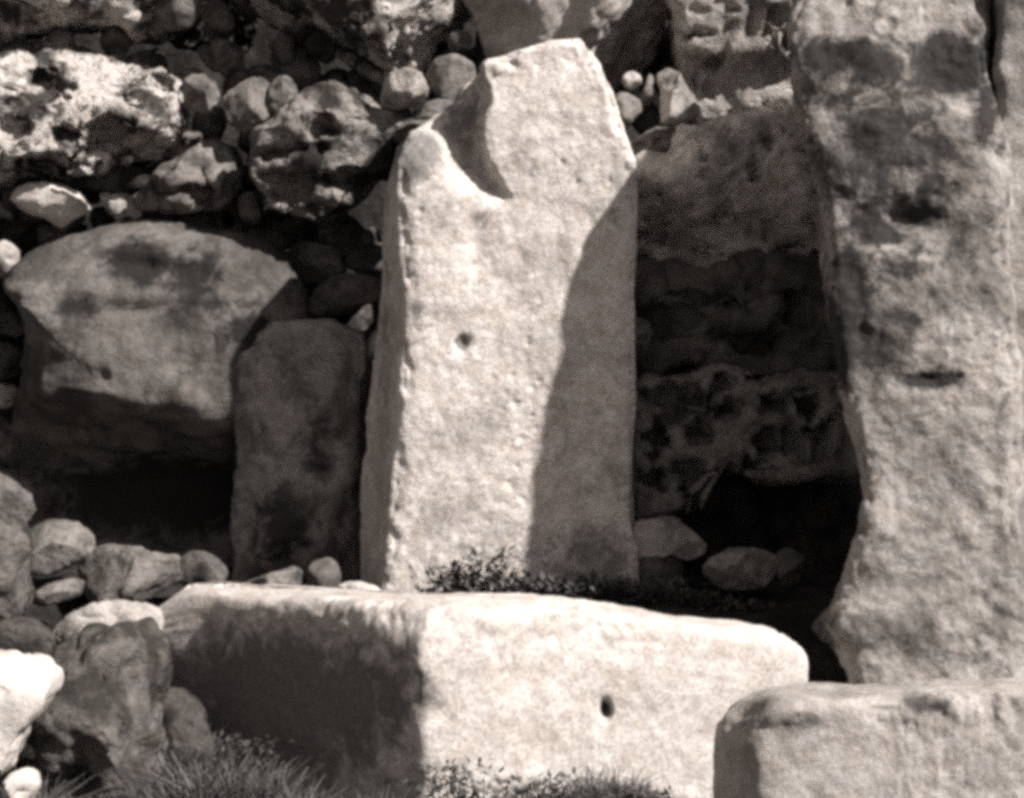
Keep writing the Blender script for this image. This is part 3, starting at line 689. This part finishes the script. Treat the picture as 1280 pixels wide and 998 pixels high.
# ------------------------------------------------------------------ grass and weeds
def blades(spots, hmin, hmax, wd, lean, seed, n_seg=3, tall=1.0):
    r = np.random.RandomState(seed); n = len(spots)
    h = r.uniform(hmin, hmax, n) * tall; a = r.uniform(0, 6.283, n); l = r.uniform(.1, lean, n); fa = r.uniform(0, 6.283, n)
    V = np.zeros((n, (n_seg + 1) * 2, 3))
    for s in range(n_seg + 1):
        t = s / n_seg
        c = spots + np.stack([np.cos(a) * l * h * t ** 1.7, np.sin(a) * l * h * t ** 1.7, h * t * (1 - .25 * l * t)], 1)
        w_ = wd * (1 - t * .85)
        off = np.stack([np.cos(fa) * w_, np.sin(fa) * w_, 0 * fa], 1)
        V[:, 2 * s] = c - off; V[:, 2 * s + 1] = c + off
    b = (np.arange(n) * (n_seg + 1) * 2)[:, None]
    F = np.concatenate([b + np.array([[2 * s, 2 * s + 1, 2 * s + 3, 2 * s + 2]]) for s in range(n_seg)], 0)
    return V.reshape(-1, 3), F
rs = np.random.RandomState(2)
NC = 110000
cand = np.stack([rs.uniform(-2.0, 1.9, NC), rs.uniform(-2.7, -1.1, NC), np.zeros(NC)], 1)
def front_line(x):   # front edge of the long block in plan
    return np.interp(x, [-1.9, -1.38, -.3, -.2, 1.05, 1.9], [-.9, -.95, -1.76, -1.76, -1.2, -1.2])
d = front_line(cand[:, 0]) - cand[:, 1]
clump = fbm(cand, 3.2, 3, 77)
low = (cand[:, 0] > .62) & (cand[:, 1] > -2.2)
dens = sstep(-.1, .45, clump + .5 * sstep(0, -.4, cand[:, 0])) * ((d > .02) & ~low)
keep = rs.rand(len(cand)) < dens * .7
cand = cand[keep]
cand[:, 2] = ground_z(cand[:, 0], cand[:, 1]) - .01 + .03 * fbm(cand, 2.2, 4, 5)
tall = 1 + .55 * sstep(-.2, -.5, cand[:, 0])
tall = tall * (.55 + 1.1 * sstep(-.1, .8, clump[keep]))
bv, bf = blades(cand, .03, .12, .006, 1.1, 5, tall=tall)
tag(mesh_obj('grass', bv, bf, M_GRASS), 'dry tufted grass growing along the foot of the long cut block', 'grass', kind='stuff')

def weed(px, py, Y, h, n, seed, label):
    c = P(px, py, Y)
    r = np.random.RandomState(seed)
    sp = np.stack([c[0] + np.clip(r.normal(0, .06, n), -.1, .1), np.full(n, c[1]) + r.normal(0, .02, n), np.full(n, c[2] - .02)], 1)
    root = empty('weed', (c[0], c[1], c[2] - .02)); tag(root, label, 'weed', 'weeds along the foot of the tall slab' if Y > -1 else 'weeds at the foot of the long cut block')
    V, F = blades(sp, h * .5, h, .004, .9, seed, 4)
    loc = np.array(root.location)
    o = mesh_obj('stems', V, F, M_WEED); o.parent = root; o.location = np.array(o.location) - loc
    # leaves: small kite faces along the stems
    m = n * 22
    base = sp[r.randint(0, n, m)] + np.stack([r.normal(0, .05, m), r.normal(0, .03, m), r.uniform(.1, 1, m) * h * .8], 1)
    s = r.uniform(.005, .020, m) ** 1.0 * (1.5 if Y > -1 else 1.0); a = r.uniform(0, 6.283, m); e = r.uniform(-.6, .9, m)
    dr = np.stack([np.cos(a) * np.cos(e), np.sin(a) * np.cos(e), np.sin(e)], 1); si = np.stack([-np.sin(a), np.cos(a), 0 * a], 1)
    LV = np.stack([base, base + dr * s[:, None] + si * s[:, None] * .45, base + dr * s[:, None] * 2.2, base + dr * s[:, None] - si * s[:, None] * .45], 1).reshape(-1, 3)
    LF = np.arange(m * 4).reshape(m, 4)
    o = mesh_obj('leaves', LV, LF, M_WEED); o.parent = root; o.location = np.array(o.location) - loc
WD = [(568, 752, -.12, .22, 18, 'leafy weed at the left end of the weed row under the slab'),
      (598, 754, -.14, .17, 18, 'low weed second from the left in the row under the slab'),
      (626, 756, -.13, .30, 14, 'weed with the tallest thin stalk, reaching up the sunlit face'),
      (658, 757, -.14, .17, 18, 'low weed at the meeting of sunlit and shaded slab face'),
      (692, 758, -.13, .15, 18, 'short weed under the middle of the shaded slab face'),
      (728, 760, -.13, .17, 18, 'short dark weed under the shaded right half of the slab'),
      (764, 762, -.13, .18, 18, 'dark weed under the lower right corner of the slab'),
      (812, 766, -.15, .20, 20, 'bushy dark weed in front of the pale lumpy rock'),
      (862, 770, -.15, .15, 20, 'dark weed between the pale lumpy rock and the humped one'),
      (925, 778, -.2, .12, 20, 'dark weed before the pale humped rock')]
WD += [(300, 975, -1.55, .20, 16, 'dark leafy weed against the shaded end of the long cut block'),
       (575, 1005, -1.95, .18, 18, 'dark weed at the foot of the block below its lit corner'),
       (640, 1010, -1.9, .12, 16, 'low dark weed under the sunlit face, left of the tufts middle'),
       (705, 1008, -1.85, .14, 18, 'dark weed under the sunlit face below the small hole'),
       (790, 1014, -1.8, .11, 16, 'low dark weed between the small hole and the low block')]
for q, (px, py, Y, h, n, lab) in enumerate(WD):
    weed(px, py, Y, h, n, 40 + q, lab)
print('total verts', sum(len(m.vertices) for m in bpy.data.meshes))
